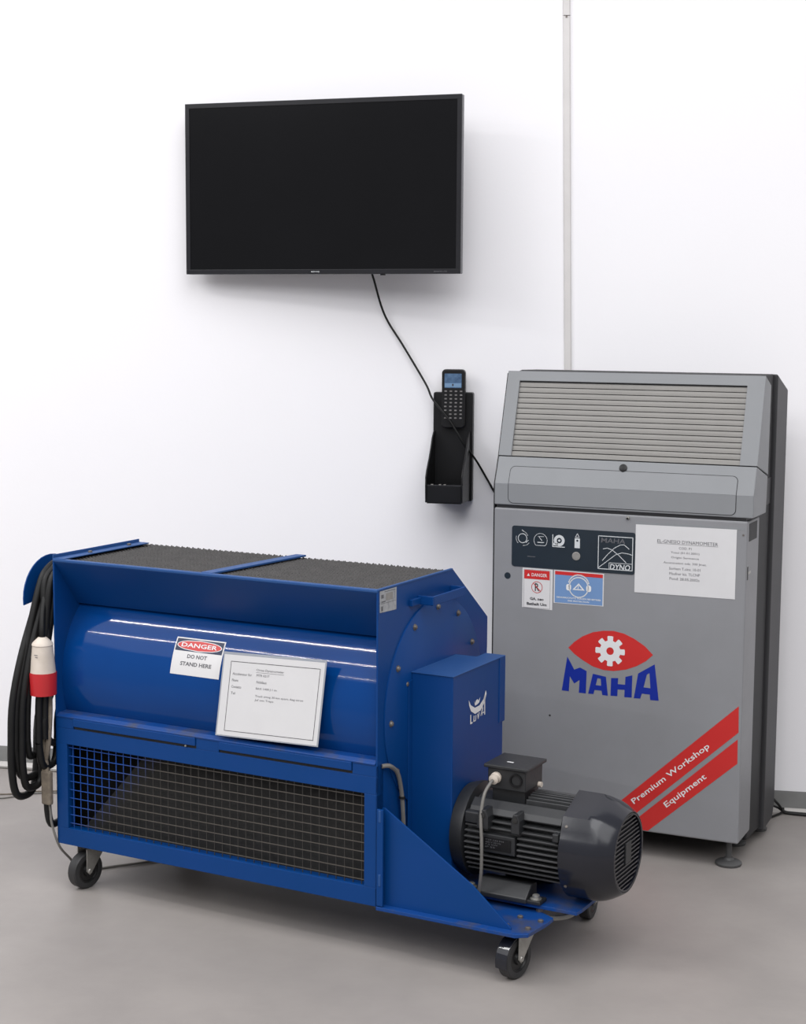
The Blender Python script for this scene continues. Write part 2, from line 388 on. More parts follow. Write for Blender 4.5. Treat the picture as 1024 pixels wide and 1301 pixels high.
# motor rail plate on spacers
MB().prism(top(.139), [(.10, .150), (.462, .150), (.466, .18), (.466, .335), (.10, .335)], 0, .009).build('motor_mounting_plate', 'blueworn', D, bevel=.001)
for (x, y) in ((.36, .165), (.15, .165), (.35, .355)):
    MB().lathe((x, y, .128), (0, 0, 1), [(0, .009), (.011, .009)], 6).build('spacer_nut', 'bolt', D)
b = MB(); b.tube([(.375, .17, .112), (.398, .196, .108), (.415, .225, .108), (.418, .27, .112), (.42, .345, .118)], .007, 8)
b.build('bent_steel_bar', 'steeldull', D, smooth=True)

# ------------- motor
AX = (0, .255, .280); my, mz = .255, .280
mo = MB().lathe((0, my, mz), (1, 0, 0), [(.122, .11), (.15, .118), (.158, .118), (.165, .096), (.425, .096)], 40).build('electric_motor', 'motor', D, smooth=True, label='dark grey finned electric motor')
R_ = .1165
def fin(mode, o_, x0, x1, sgn=1, r0=.085, th=.0044):
    e = math.sqrt(R_*R_-o_*o_); i0 = math.sqrt(max(r0*r0-o_*o_, 0))
    b = MB()
    if mode == 'h': b.box(x0, x1, *sorted((my-sgn*i0, my-sgn*e)), mz+o_-th/2, mz+o_+th/2)
    else: b.box(x0, x1, my+o_-th/2, my+o_+th/2, *sorted((mz+sgn*i0, mz+sgn*e)))
    b.build('cooling_fin', 'motorfin', mo, bevel=.0008, segs=1)
for i in range(11):
    o_ = -.073 + i*.0142
    if -.02 < o_ < .035: fin('h', o_, .166, .208); fin('h', o_, .308, .415)
    else: fin('h', o_, .166, .415)
    fin('h', o_, .166, .415, sgn=-1)
for i in range(9):
    o_ = -.048 + i*.012
    fin('v', o_, .302, .415)
# angular top shoulders
b = MB(); b.prism(side(.17), [(my-.098, mz+.070), (my-.088, mz+.084), (my-.066, mz+.100), (my-.060, mz+.085), (my-.08, mz+.062)], 0, .245); b.build('top_shoulder', 'motor', mo, bevel=.002)
for (x, w_) in ((.205, .03), (.296, .022)):
    b = MB(); b.prism(front(my-.125), [(x, mz+.040), (x+w_, mz+.040), (x+w_, mz+.072), (x+w_*.75, mz+.088), (x+w_*.25, mz+.088), (x, mz+.072)], -.05, 0)
    lug = b.build('lifting_lug', 'motor', mo, bevel=.002)
    lug.name = 'lifting_lug'
    MB().lathe((x+w_/2, my-.124, mz+.074), (0, -1, 0), [(0, .0065), (.003, .0065), (.0035, .004)], 12).build('lug_bolt', 'inside', mo, smooth=True)
MB().box(.165, .205, my-.112, my-.07, mz+.045, mz+.075).build('shield_lug', 'motor', mo, bevel=.004)
MB().box(.402, .418, my-.122, my-.08, mz+.035, mz+.056).build('shield_lug', 'motor', mo, bevel=.003)
MB().box(.212, .304, my-.1185, my-.10, mz-.018, mz+.028).build('name_plate_boss', 'motor', mo, bevel=.002)
b = MB(); b.box(.222, .294, my-.1200, my-.1185, mz-.010, mz+.020); npl = b.build('name_plate', 'black', mo)
b = MB(); f_ = front(my-.1200)
for k in range(4): b.text(f_, ['TYP 132 M4', '400 V 50 Hz', '7,5 kW', 'IP 55'][k], .226, mz+.013-k*.006, .05-.008*k, .0035, .0004)
b.build('name_plate_lettering', 'inkgrey', mo, recalc=False)
# fan cover with flattened upper facets
def facet(a, h):
    # a measured from e1 (= ax x z = -y side) ; top half polygonal
    up = math.sin(-a)
    if up < .30: return 1
    k = PI/4; d = ((-a) % k) - k/2
    return min(1.06, .985*math.cos(0)/math.cos(d)*1.0)
fc = MB().lathe((0, my, mz), (1, 0, 0), [(.418, .122), (.420, .1275), (.480, .1275), (.494, .1262), (.508, .1225), (.522, .1165), (.536, .1085), (.547, .1015), (.551, .098), (.551, .094), (.545, .092)], 48, cap=False, rf=lambda a, h: 1+(facet(a, h)-1)*max(0, min(1, (.55-h)/.06))).build('fan_cover', 'motorgloss', mo, smooth=True)
MB().lathe((.530, my, mz), (1, 0, 0), [(0, .092), (.004, .092)], 36).build('fan_shadow_disc', 'inside', mo)
for i in range(17):
    z = -.084 + i*.0105; e = math.sqrt(.0935**2-z*z)
    b = MB(); b.box(.5445, .548, my-e, my+e, mz+z-.0019, mz+z+.0019); b.build('grille_bar', 'motorgloss', mo)
MB().lathe((.545, my, mz), (1, 0, 0), [(0, .0965), (.006, .0965), (.006, .0905), (0, .0905)], 40, cap=False).build('grille_ring', 'motorgloss', mo, smooth=True)
MB().box(.547, .551, my-.018, my+.018, mz-.026, mz+.026).build('grille_centre_plate', 'motor', mo, bevel=.001)
for a in (35, 145, 215, 325):
    y = my+.128*math.cos(math.radians(a)); z = mz+.128*math.sin(math.radians(a))
    MB().lathe((.432, y, z), (0, math.cos(math.radians(a)), math.sin(math.radians(a))), [(-.004, .004), (.0015, .004), (.0025, .002)], 8).build('screw', 'bolt', mo)
# terminal box
MB().box(.198, .300, my-.052, my+.052, .402, .455).build('terminal_box', 'motor', mo, bevel=.003)
MB().box(.205, .293, my-.038, my+.045, .365, .403).build('box_pedestal', 'motor', mo, bevel=.002)
MB().box(.190, .308, my-.060, my+.060, .455, .464).build('terminal_box_lid', 'motor', mo, bevel=.0025)
MB().box(.235, .252, my-.020, my-.014, .464, .4645).build('lid_sticker', 'white', mo)
MB().lathe((.275, my-.050, .430), (0, -1, 0), [(0, .017), (.006, .017), (.006, .013), (.001, .012)], 20).build('blank_gland', 'black', mo, smooth=True)
MB().lathe((.222, my-.050, .432), (0, -1, -.12), [(0, .014), (.008, .014), (.009, .012), (.020, .0125), (.021, .010), (.023, .006)], 14).build('cable_gland', 'cream', mo, smooth=True, label='cream cable gland')
MB().lathe((.300, my+.028, .405), (1, 0, 0), [(0, .007), (.009, .007)], 10).build('side_gland', 'cream', mo)
MB().tube([(.222, my-.066, .430), (.220, my-.086, .422), (.216, my-.108, .400), (.216, my-.125, .352), (.222, my-.132, .29), (.222, my-.132, .22), (.214, my-.125, .170), (.208, my-.115, .149)], .0042, 8).build('motor_cable', 'greycable', mo, smooth=True, label='grey motor cable')
# feet
for y0, y1 in ((my-.118, my-.05), (my+.05, my+.118)):
    b = MB(); s0 = (my-.118, my-.05)
    b.prism(side(.20), [(y0, .1485), (y1, .1485), (y1, .185), ((y0+y1)/2, .188), (y0, .160)] if y0 < my else [(y0, .1485), (y1, .1485), (y1, .160), ((y0+y1)/2, .188), (y0, .185)], 0, .135)
    b.build('motor_foot', 'motor', mo, bevel=.003)
MB().box(.165, .37, my-.112, my-.07, .1485, .158).build('foot_flange', 'motor', mo, bevel=.002)
for x in (.352, .178):
    MB().lathe((x, my-.095, .158), (0, 0, 1), [(0, .014), (.0025, .014), (.003, .009), (.010, .009), (.012, .006)], 12).build('foot_bolt', 'steel', mo, smooth=True)

# conduit hose by the frame
MB().tube([(-.004+.005, .020, .4725), (.012, .040, .470), (.014, .075, .445), (.013, .096, .40), (.012, .108, .345), (.010, .118, .27)], .0055, 8).build('conduit_hose', 'greycable', D, smooth=True, label='grey conduit hose')
MB().lathe((.012, .103, .372), (0, .1, 1), [(0, .0085), (.006, .0085)], 10).build('hose_clip', 'black', D)

# casters
def caster(x, y, cx, ang, fender):
    """wheel centre (x,y), stem at (cx)"""
    ro = bpy.data.objects.new('caster', None)
    b = MB(); dx, dy = math.cos(ang), math.sin(ang)           # axle direction
    ax = Vector((dx, dy, 0)); rd = Vector((-dy, dx, 0))      # rolling direction
    c = Vector((x, y, .05)); st = Vector((*cx, .118))
    b.lathe((st.x, st.y, .111), (0, 0, 1), [(0, .028), (.008, .030)], 16)
    for sg in (-1, 1):
        o = ax*sg*.0195
        L_ = (st-c).dot(rd); q = 1 if L_ > 0 else -1; L_ = abs(L_); T_ = Vector((0, 0, .063))
        P = [c+o+q*rd*(L_+.028)+T_, c+o-q*rd*.010+T_, c+o-q*rd*.011, c+o+Vector((0, 0, -.011)), c+o+q*rd*.011]
        a_ = [b.bm.verts.new(p-ax*.0015) for p in P]; b_ = [b.bm.verts.new(p+ax*.0015) for p in P]
        b.face(a_); b.face(list(reversed(b_)))
        for i in range(5): b.face([a_[i], b_[i], b_[(i+1) % 5], a_[(i+1) % 5]])
    tp = [st+s1*ax*.021+s2*rd*.026+Vector((0, 0, h)) for h in (-.007, -.003) for s1, s2 in ((-1, -1), (1, -1), (1, 1), (-1, 1))]
    v = [b.bm.verts.new(p) for p in tp]
    for f in ((0, 1, 2, 3), (4, 5, 6, 7), (0, 1, 5, 4), (1, 2, 6, 5), (2, 3, 7, 6), (3, 0, 4, 7)): b.face([v[i] for i in f])
    k = b.build('caster', 'steel', D, bevel=.0008)
    MB().lathe(c-ax*.015, ax, [(0, .034), (.0, .0465), (.003, .0498), (.027, .0498), (.030, .0465), (.030, .034), (.026, .033)], 32, cap=False).build('wheel', 'rubber', k, smooth=True)
    MB().lathe(c-ax*.0135, ax, [(0, .035), (.026, .035), (.0275, .030), (.024, .028), (.024, .016), (.031, .014), (.031, .006)], 24).build('wheel_hub', 'rim', k, smooth=True)
    MB().lathe(c-ax*.024, ax, [(0, .006), (.002, .0075), (.046, .0075), (.048, .006)], 10).build('axle_bolt', 'steel', k)
    if fender:
        b = MB(); n = 7; pr = []
        for i in range(n+1):
            a = math.radians(fender[0]+(fender[1]-fender[0])*i/n)
            for r in (.053, .0555):
                for sg in (-1, 1): pr.append(b.bm.verts.new(c + rd*math.cos(a)*r + Vector((0, 0, math.sin(a)*r)) + ax*sg*.0165))
        for i in range(n):
            q = pr[4*i:4*i+8]
            for f in ((0, 1, 5, 4), (2, 6, 7, 3), (0, 4, 6, 2), (1, 3, 7, 5)): b.face([q[j] for j in f])
        b.face([pr[0], pr[1], pr[3], pr[2]]); b.face([pr[-4], pr[-3], pr[-1], pr[-2]])
        b.build('brake_pedal', 'motorgloss', k, bevel=.0006)
AXA = -.20
caster(.347, .050, (.357, .083), AXA, (195, 105) if True else None)
caster(.351, .50, (.33, .47), AXA+.3, None)
caster(-.935, .035, (-.927, .066), AXA, None)
caster(-.93, .53, (-.92, .50), AXA, None)

# hook saddle at left end
b = MB(); half = arc(.1, .79, .066, -5, 185, 18); hin = arc(.1, .79, .062, 185, -5, 18)
b.prism(side(-1.092), half+hin, 0, .092)
hk = b.build('cable_saddle', 'blue', D, smooth=False)
b = MB(); b.prism(side(-1.096), arc(.1, .79, .112, 10, 188, 18)+arc(.1, .79, .06, 188, 10, 18), 0, .004); b.build('saddle_lip', 'blue', hk, bevel=.001)

# danger sticker on the drum
def drum(a, b_, h=0):
    t_ = math.radians(b_); r = CR+h
    return (a, CY-r*math.cos(t_), CZ+r*math.sin(t_))
def drumgrid(u0, u1, t0, t1, h, n=8):
    b = MB(); A = [(b.bm.verts.new(drum(u0, t0+(t1-t0)*i/n, h)), b.bm.verts.new(drum(u1, t0+(t1-t0)*i/n, h))) for i in range(n+1)]
    for p, q in zip(A, A[1:]): b.face([p[0], p[1], q[1], q[0]])
    return b
K = 1/math.degrees(1/CR)     # metres per degree
dg = drumgrid(-.638, -.484, 11.1, 31.8, .0006).build('danger_sticker', 'sticker', D, label='white danger sticker with red oval header', smooth=True)
drumgrid(-.6345, -.4875, 24.2, 31.1, .0009).build('sticker_header', 'navy', dg, smooth=True)
drum2 = lambda a, b_, h=0: drum(a, 27.6+b_/K, h)
b = MB(); ov = [(-.561+.070*math.cos(t_), .0145*math.sin(t_)) for t_ in [2*PI*i/40 for i in range(40)]]
ov2 = [(-.561+.0675*math.cos(t_), .0125*math.sin(t_)) for t_ in [2*PI*i/40 for i in range(40)]]
def banded(loop):   # split an oval into thin quads so it follows the curve
    b = MB(); n = len(loop); h_ = n//2
    return b
def ovalmb(rx, ry, h):
    b = MB(); n = 10; prev = None
    for i in range(n+1):
        y = -ry + 2*ry*i/n; x = rx*math.sqrt(max(0, 1-(y/ry)**2))+1e-5
        c = (b.bm.verts.new(drum2(-.561-x, y, h)), b.bm.verts.new(drum2(-.561+x, y, h)))
        if prev: b.face([prev[0], prev[1], c[1], c[0]])
        prev = c
    return b
ovalmb(.0705, .0150, .0012).build('oval_border', 'white', dg, smooth=True)
ovalmb(.0680, .0130, .0015).build('red_oval', 'red', dg, smooth=True)
MB().text(drum2, 'DANGER', -.561, -.0055, .112, .0115, .0019, bold=.018, align='C').build('sticker_lettering', 'white', dg, recalc=False)
b = MB(); b.text(drum2, 'DO NOT', -.561, -.034, .062, .0105, .0009, align='C', bold=.03); b.text(drum2, 'STAND HERE', -.561, -.054, .098, .0105, .0009, align='C', bold=.03)
b.build('sticker_lettering', 'inkgrey', dg, recalc=False)
# ------------------------------------------------------------------ laminated notice leaning on the drum
N = thing('laminated_notice', 'white laminated notice sheet with black border leaning on the blue drum', 'notice', (*d2w(0, 0), 0), DY_ROT)
def notice(a, b_, h=0):
    # a along the sheet, b up the sheet (0..0.215); corners from the sheet's real lean
    t_ = b_/.215; v = .003 + (-.001)*t_; lean = .013
    u = -.470 + .0105*t_ + a*1.0
    y = -.006 + .026*t_; z = .4955 + .2165*t_*.985 + a*.030
    return (u, y-h, z)
sl = MB(); sl.prism(lambda a, b_, h: notice(a, b_, h), [(0, 0), (.306, 0), (.306, .215), (0, .215)], 0, .0012); sl.build('plastic_pouch', 'sleeve', N)
MB().flat(notice, [[(.004, .003), (.302, .003), (.302, .2085), (.004, .2085)]], .0016).build('paper_sheet', 'paper', N, recalc=False)
b = MB(); b.stroke(notice, [(.026, .015), (.290, .015), (.290, .192), (.026, .192)], .0013, .0020, closed=True)
b.build('border_line', 'ink', N, recalc=False)
b = MB()
b.text(notice, 'Chreo Dynamometer', .104, .171, .082, .0075, .0020); b.stroke(notice, [(.104, .169), (.186, .169)], .0007, .0020)
b.text(notice, 'MTR 0217', .106, .159, .038, .006, .0020)
for i, (l, w_) in enumerate((('Accelerator for', .058), ('Fkont', .019), ('Contatto', .030), ('Tel', .013))): b.text(notice, l, .034, .158-.0165*i, w_, .0065, .0020)
for l, w_, z in (('Nobilaus', .030, .142), ('BAX 1400 J 1 sn', .062, .125), ('Track smog 30 km quart, Aeg atron', .142, .106), ('Juf ont Traps', .056, .096)): b.text(notice, l, .108, z, w_, .0065, .0020)
b.build('notice_lettering', 'inkgrey', N, recalc=False)

# ------------------------------------------------------------------ cables on the saddle
P = thing('power_cable', 'black rubber power cable coiled over the blue saddle with a cream and red plug', 'cable', (*d2w(-1.05, .1), 0), DY_ROT)
def loc(u, v, z): return (u+1.05, v-.1, z)
def loop(u, rs, vf, vb, zb, name='cable_loop', um=None, r=.0104, zt=.79):
    um = u if um is None else um
    rs += .003
    pts = [(u, .1+rs*math.cos(math.radians(a)), zt+rs*math.sin(math.radians(a))) for a in (20, 55, 90, 125, 160)]
    pts += [(um, vf+(.012-vf)*.45, .66), (um, vf+(.012-vf)*.08, .53), (um, vf, .42)]
    w_ = (vb-vf)/2; c = (vb+vf)/2; hz = zb+abs(w_)
    pts += [(um, vf, max(hz+.03, .3 if zb > .2 else hz+.05)), (um, c-w_*.72, zb+abs(w_)*.32), (um, c, zb), (um, c+w_*.72, zb+abs(w_)*.32), (um, vb, hz+.03)]
    pts += [(um, vb*.8+.02, .5), (um, .145, .66)]
    MB().tube([loc(*p) for p in pts], r, 10, 5, closed=True).build(name, 'cable', P, smooth=True)
loop(-1.064, .076, -.104, -.006, .262)
loop(-1.046, .076, -.082, -.002, .285)
loop(-1.028, .076, -.060, -.018, .372, um=-1.048)
loop(-1.012, .076, -.010, .06, .170, um=-1.026)
loop(-1.020, .094, -.045, .03, .34, um=-1.020)
loop(-1.056, .094, -.092, .02, .31, um=-1.060)
loop(-1.038, .094, -.03, .07, .40, um=-1.012)
# plug
pu, pv = -1.014, -.03
pl = MB().lathe(loc(pu, pv, .700), (0, 0, -1), [(0, .006), (.002, .012), (.016, .027), (.022, .029), (.024, .0275), (.09, .0335), (.097, .0345)], 24).build('plug', 'cream', P, smooth=True, label='cream plug body')
MB().lathe(loc(pu, pv, .603), (0, 0, -1), [(0, .0362), (.004, .0368), (.060, .0352), (.061, .030), (.045, .029)], 24, cap=False).build('plug_collar', 'redplug', pl, smooth=True, label='red plug collar')
MB().lathe(loc(pu, pv, .604), (0, 0, -1), [(0, .036), (.02, .032)], 24).build('plug_insert', 'redplug', pl)
b = MB(); pm = lambda a, z, h: (loc(pu+a*.6, pv-.031-h, z)[0]+.0, loc(pu, pv-.033-h, z)[1]+a*.0, z)
b.stroke(pm, [(.0, .655), (.018, .655)], .002, .0); b.stroke(pm, [(.004, .650), (.018, .649)], .002, .0); b.build('plug_marking', 'inkgrey', pl, recalc=False)
MB().tube([loc(-1.03, .0, .80), loc(-1.022, -.018, .76), loc(pu, pv, .72), loc(pu, pv, .695)], .008, 10).build('plug_lead', 'cable', pl, smooth=True)
# tan straps
T = thing('tan_cord_hank', 'tan fabric cord hank hanging below the red and cream plug', 'cord', (*d2w(-1.05, .1), 0), DY_ROT)
for i, pts in enumerate([
    [(-1.02, -.010, .56), (-1.035, -.012, .50), (-1.045, -.014, .42), (-1.048, -.012, .34), (-1.04, -.006, .30), (-1.02, 0, .315)],
    [(-1.012, -.014, .56), (-1.018, -.02, .49), (-1.022, -.022, .40), (-1.014, -.02, .31), (-1.006, -.02, .245)],
    [(-1.008, -.012, .56), (-1.004, -.018, .48), (-1.010, -.022, .39), (-1.024, -.02, .34), (-1.018, -.018, .25)],
    [(-1.014, .0, .56), (-1.026, -.004, .47), (-1.030, -.006, .36), (-1.024, -.006, .27)]]):
    MB().tube([loc(*p) for p in pts], (.0032, .0075, .0075, .006)[i], 8).build('cord_strand', 'tan', T, smooth=True)
MB().box(.018, .050, -.128, -.112, .235, .33).build('cord_end_tag', 'tan', T, bevel=.005)
# thin cable down to the floor
tc_ = MB().tube([(-1.752, -1.12, .36), (-1.744, -1.1437, .28), (-1.735, -1.1466, .2158), (-1.7306, -1.148, .179), (-1.7162, -1.135, .115), (-1.704, -1.09, .065), (-1.70, -1.03, .012), (-1.672, -.992, .004), (-1.62, -.955, .004), (-1.56, -.915, .004), (-1.44, -.83, .004), (-1.25, -.80, .004)], .0034, 8, 8).build('thin_cable', 'greycable', None, smooth=True)
tag(tc_, 'thin brown-grey cable dropping past the left caster and under the blue machine', 'cable')
def floor_cable(pts, r, m_, label):
    o = MB().tube(pts, r, 8, 8).build('floor_cable', m_, None, smooth=True); return tag(o, label, 'cable')
floor_cable([(-2.9, -.055, .004), (-2.5, -.06, .004), (-2.36, -.062, .004), (-2.27, -.066, .004), (-2.15, -.065, .004), (-1.9, -.055, .004), (-1.3, -.06, .004)], .004, 'greycable', 'dark cable lying along the foot of the wall at far left')
floor_cable([(-2.7, -.42, .003), (-2.35, -.375, .003), (-2.22, -.355, .003), (-2.15, -.31, .003), (-2.0, -.27, .003)], .0022, 'tan', 'thin pale cable on the floor at left, upper of the loose pair')
floor_cable([(-2.7, -.47, .003), (-2.35, -.43, .003), (-2.22, -.40, .003), (-2.14, -.33, .003), (-2.02, -.29, .003)], .0026, 'greycable', 'thin dark cable on the floor at left, lower of the loose pair')
R = thing('cable_bundle', 'dark cables tied together on the floor behind the grey cabinet at right', 'cable', (.262, -.045, 0))
for pts, r in (([(-.13, .0, .07), (-.055, .0, .060), (-.02, -.005, .035), (0, 0, .010), (.03, -.005, .006), (.08, -.008, .005), (.3, -.03, .005)], .004),
               ([(-.13, .0, .02), (-.06, .0, .03), (-.02, .0, .02), (0, .004, .008), (.04, .002, .005), (.3, -.015, .005)], .0035),
               ([(-.13, -.08, .01), (-.06, -.075, .006), (-.02, -.03, .006), (0, -.004, .008), (.03, -.010, .005), (.3, -.042, .005)], .0035)):
    MB().tube(pts, r, 8).build('cable_strand', 'cable', R, smooth=True)
MB().lathe((-.004, -.001, .012), (1, 0, 0), [(0, .009), (.006, .009)], 10).build('cable_tie', 'cable', R)

# ------------------------------------------------------------------ grey cabinet
C_ = thing('control_cabinet', 'tall grey control cabinet with shutter front, red stripes and dark grey rear shell', 'cabinet', (.1063, -.6362, 0), -.247010)
UL, UR = -.7494, .003
fm = front(0)
door = MB().box(UL, UR, 0, .146, .08, 1.0).build('lower_door', 'gray', C_, bevel=.005, segs=3)
MB().box(UL+.006, UR-.006, .004, .14, .998, 1.010).build('seam_gap', 'darker', C_)
MB().prism(side(UL), [(0, 1.009), (0, 1.072), (.03, 1.150), (.168, 1.113), (.160, 1.009)], 0, .0144+UR-UL).build('drawer_housing', 'gray2', C_, bevel=.003)
# shutter head
S0 = (.03, 1.1525); LN = math.hypot(.072, .2465); cs, sn = .072/LN, .2465/LN
def slope(a, s, h=0): return (a, S0[0]+s*cs-h*sn, S0[1]+s*sn+h*cs)
UR2 = UR+.0144
hd = MB().prism(side(UL), [slope(0, 0, -.010)[1:], slope(0, LN, -.010)[1:], (.178, 1.371), (.172, 1.117)], 0, UR2-UL).build('shutter_head', 'gray2', C_, bevel=.002)
b = MB(); hole = [(-.7106, 0), (-.0315, 0), (-.0315, .228), (-.7106, .228)]
b.flat(slope, [[(UL, 0), (-.7106, 0), (-.7106, .228), (-.0315, .228), (-.0315, 0), (UR2, 0), (UR2, LN), (UL, LN)]], 0)
for p, q in ((hole[0], hole[3]), (hole[3], hole[2]), (hole[2], hole[1]), ((UL, 0), (UL, LN)), ((UL, LN), (UR2, LN)), ((UR2, LN), (UR2, 0))):
    b.face([b.bm.verts.new(slope(*c, h)) for c, h in ((p, 0), (q, 0), (q, -.0105), (p, -.0105))])
b.build('shutter_frame', 'gray2', hd, recalc=False)
MB().prism(slope, [(-.7100, .226), (-.032, .226), (-.032, .2275), (-.71, .2275)], -.010, -.001).build('shutter_shadow_gap', 'darker', hd)
ns = 14; pitch = .2245/ns
for i in range(ns):
    a0 = .001+i*pitch
    prof = [(a0+.0006, -.0095), (a0+.0009, -.0060), (a0+pitch*.5, -.0054), (a0+pitch-.0016, -.0060), (a0+pitch-.0010, -.0095)]
    if i == 0: prof = [(a0, -.0095), (a0, -.004), (a0+pitch*.6, -.004), (a0+pitch-.002, -.0065), (a0+pitch-.0010, -.0095)]
    b = MB(); A = [b.bm.verts.new(slope(-.7106, s, h)) for s, h in prof]; B = [b.bm.verts.new(slope(-.0315, s, h)) for s, h in prof]
    b.face(A); b.face(list(reversed(B)))
    for k in range(5): b.face([A[k], B[k], B[(k+1) % 5], A[(k+1) % 5]])
    b.build('slat', 'slat', hd)
MB().prism(slope, [(-.7106, 0), (-.0315, 0), (-.0315, .2245), (-.7106, .2245)], -.0099, -.0094).build('slat_backing', 'darker', hd)
# thin dark strip added along the left edge
MB().prism(side(UL-.004), [(.004, .09), (.004, 1.07), (.034, 1.15), (.104, 1.392), (.13, 1.392), (.13, .09)], 0, .004).build('left_edge_strip', 'darker', C_)
# drawer front following the crease
def crease(a, s, h=0):       # s = 0 at z 1.015
    if s <= .057: return (a, -h, 1.015+s)
    l = math.hypot(.03, .078); k = s-.057
    return (a, k*.03/l - h*.93, 1.072+k*.078/l + h*.35)
def drawer(x0, x1, s0, s1, r, h0, h1, name, m_):
    b = MB(); low = arc(x0+r, s0+r, r, 180, 270, 6)+arc(x1-r, s0+r, r, 270, 360, 6)+[(x1, .057), (x0, .057)]
    up = [(x0, .057001), (x1, .057001)]+arc(x1-r, s1-r, r, 0, 90, 6)+arc(x0+r, s1-r, r, 90, 180, 6)
    b.flat(crease, [low], h1); b.flat(crease, [up], h1)
    return b.build(name, m_, dh, recalc=False)
dh = [o for o in C_.children if o.name.startswith('drawer_housing')][0]
drawer(-.7066, -.0308, -.0004, .1119, .016, 0, .0006, 'drawer_gap', 'darker')
drawer(-.7048, -.0326, .0014, .1101, .0148, 0, .0011, 'drawer_front', 'gray2')
MB().lathe(crease(-.364, .120, -.002), (0, -.93, .36), [(0, .0115), (.005, .0115), (.006, .009)], 20).build('round_lock', 'black', C_, smooth=True)
MB().lathe((-.3397, .0, .992), (0, -1, 0), [(0, .0055), (.004, .005), (.006, .003)], 12).build('door_lock', 'steel', door, smooth=True)
MB().lathe((-.3397, -.0055, .990), (0, -1, 0), [(0, .0028), (.0015, .0028)], 8).build('lock_slot', 'black', door)
MB().lathe((-.7045, .0008, .799), (0, -1, 0), [(0, .0098), (.0012, .0098)], 20).build('round_plug_hole', 'panel', door)
MB().box(UR-.001, UR+.0008, .02, .115, .942, .992).build('side_patch', 'darker', door, label='dark patch on the side at the top')
MB().box(UR-.001, UR+.0008, .010, .022, .835, .872).build('side_latch_slot', 'black', door)
MB().box(UR-.001, UR+.0012, .020, .050, .850, .857).build('side_latch', 'steel', door)
for x in (-.0082, ): MB().lathe((x, .0, .962), (0, -1, 0), [(0, .003), (.001, .003)], 8).build('screw', 'bolt', door)
MB().lathe((-.565, .0004, .392), (0, -1, 0), [(0, .003), (.001, .003)], 8).build('small_hole', 'darker', door)
# rear shell
b = MB(); b.prism(side(-.738), [(.140, .050), (.140, 1.396), (.175, 1.4005), (.315, 1.398), (.315, .040)], 0, .733); sh = b.build('shell_core', 'darker', C_, bevel=.004)
MB().prism(side(-.735), [(.312, .030), (.312, 1.399), (.462, 1.349), (.462, .075), (.435, .035)], 0, .742).build('rear_shell', 'dark', C_, bevel=.006, segs=3)
MB().box(-.04, -.003, .16, .312, 1.02, 1.098).build('shell_bridge', 'dark', C_, bevel=.002)
# feet
def cfoot(x, y, r=.038):
    f = MB().lathe((x, y, 0), (0, 0, 1), [(0, r*.96), (.003, r), (.008, r), (.011, r*.9), (.016, .016), (.022, .012)], 28).build('levelling_foot', 'foot', C_, smooth=True)
    MB().lathe((x, y, .018), (0, 0, 1), [(0, .0105), (.004, .0105), (.005, .0085), (.064, .0085)], 14).build('foot_stem', 'foot', f, smooth=True)
cfoot(-.035, .055); cfoot(-.70, .055); cfoot(-.028, .415, .024); cfoot(-.69, .415, .024); cfoot(-.06, .25, .03)
# ---- decals
eye_t = [(-0.5112, 0.6001), (-0.4937, 0.6183), (-0.4687, 0.6371), (-0.4375, 0.6521), (-0.4063, 0.6591), (-0.3751, 0.6612), (-0.344, 0.656), (-0.3128, 0.6436), (-0.2817, 0.6252), (-0.2566, 0.6016)]
eye_b = [(-0.2775, 0.5815), (-0.3048, 0.5644), (-0.3354, 0.5517), (-0.3725, 0.5438), (-0.4038, 0.5439), (-0.4354, 0.5512), (-0.4673, 0.5672), (-0.493, 0.5833)]
lg = decal_poly('eye_emblem', 'red', door, fm, [eye_t+eye_b], .0004); lg['label'] = 'red eye-shaped emblem with a white cogwheel'
gear = []
for i in range(8):
    a = 90 + i*45
    for da, r in ((-15, .031), (-11.5, .0435), (-7, .0445), (7, .0445), (11.5, .0435), (15, .031)): gear.append((-.3843+r*math.cos(math.radians(a+da)), .6012+r*math.sin(math.radians(a+da))))
decal_poly('cogwheel', 'white', door, fm, [gear, circ(-.3843, .6012, .0112)], .0007)
Lm = [(-0.5139, 0.5734), (-0.4921, 0.5365), (-0.4745, 0.5444), (-0.454, 0.5359), (-0.4552, 0.4692), (-0.4768, 0.4692), (-0.475, 0.5073), (-0.4913, 0.4952), (-0.5051, 0.5155), (-0.5075, 0.4707), (-0.5293, 0.4709)]
A1 = [(-0.4349, 0.5298), (-0.3952, 0.5245), (-0.3883, 0.4694), (-0.4053, 0.4694), (-0.4075, 0.4821), (-0.4289, 0.4824), (-0.4318, 0.4698), (-0.4482, 0.4693)]
A1h = [(-0.4208, 0.5176), (-0.4107, 0.5174), (-0.409, 0.4967), (-0.4254, 0.4969)]
Hh = [(-0.3795, 0.5224), (-0.3583, 0.5244), (-0.3592, 0.5066), (-0.3374, 0.507), (-0.3367, 0.5302), (-0.3164, 0.5365), (-0.3168, 0.4713), (-0.3391, 0.4702), (-0.3383, 0.4917), (-0.3594, 0.4907), (-0.3596, 0.4711), (-0.3802, 0.4702)]
A2 = [(-0.2993, 0.5436), (-0.2511, 0.5749), (-0.2368, 0.4705), (-0.2619, 0.4697), (-0.2635, 0.4859), (-0.2869, 0.486), (-0.2914, 0.4709), (-0.3105, 0.4701)]
A2h = [(-0.2735, 0.5431), (-0.2657, 0.5482), (-0.2621, 0.5043), (-0.2824, 0.5047)]
for L in ([Lm], [A1, A1h], [Hh], [A2, A2h]): decal_poly('logo_letter', 'maha', door, fm, L, .0004)
ud = Vector((.3326, .3128)).normalized()
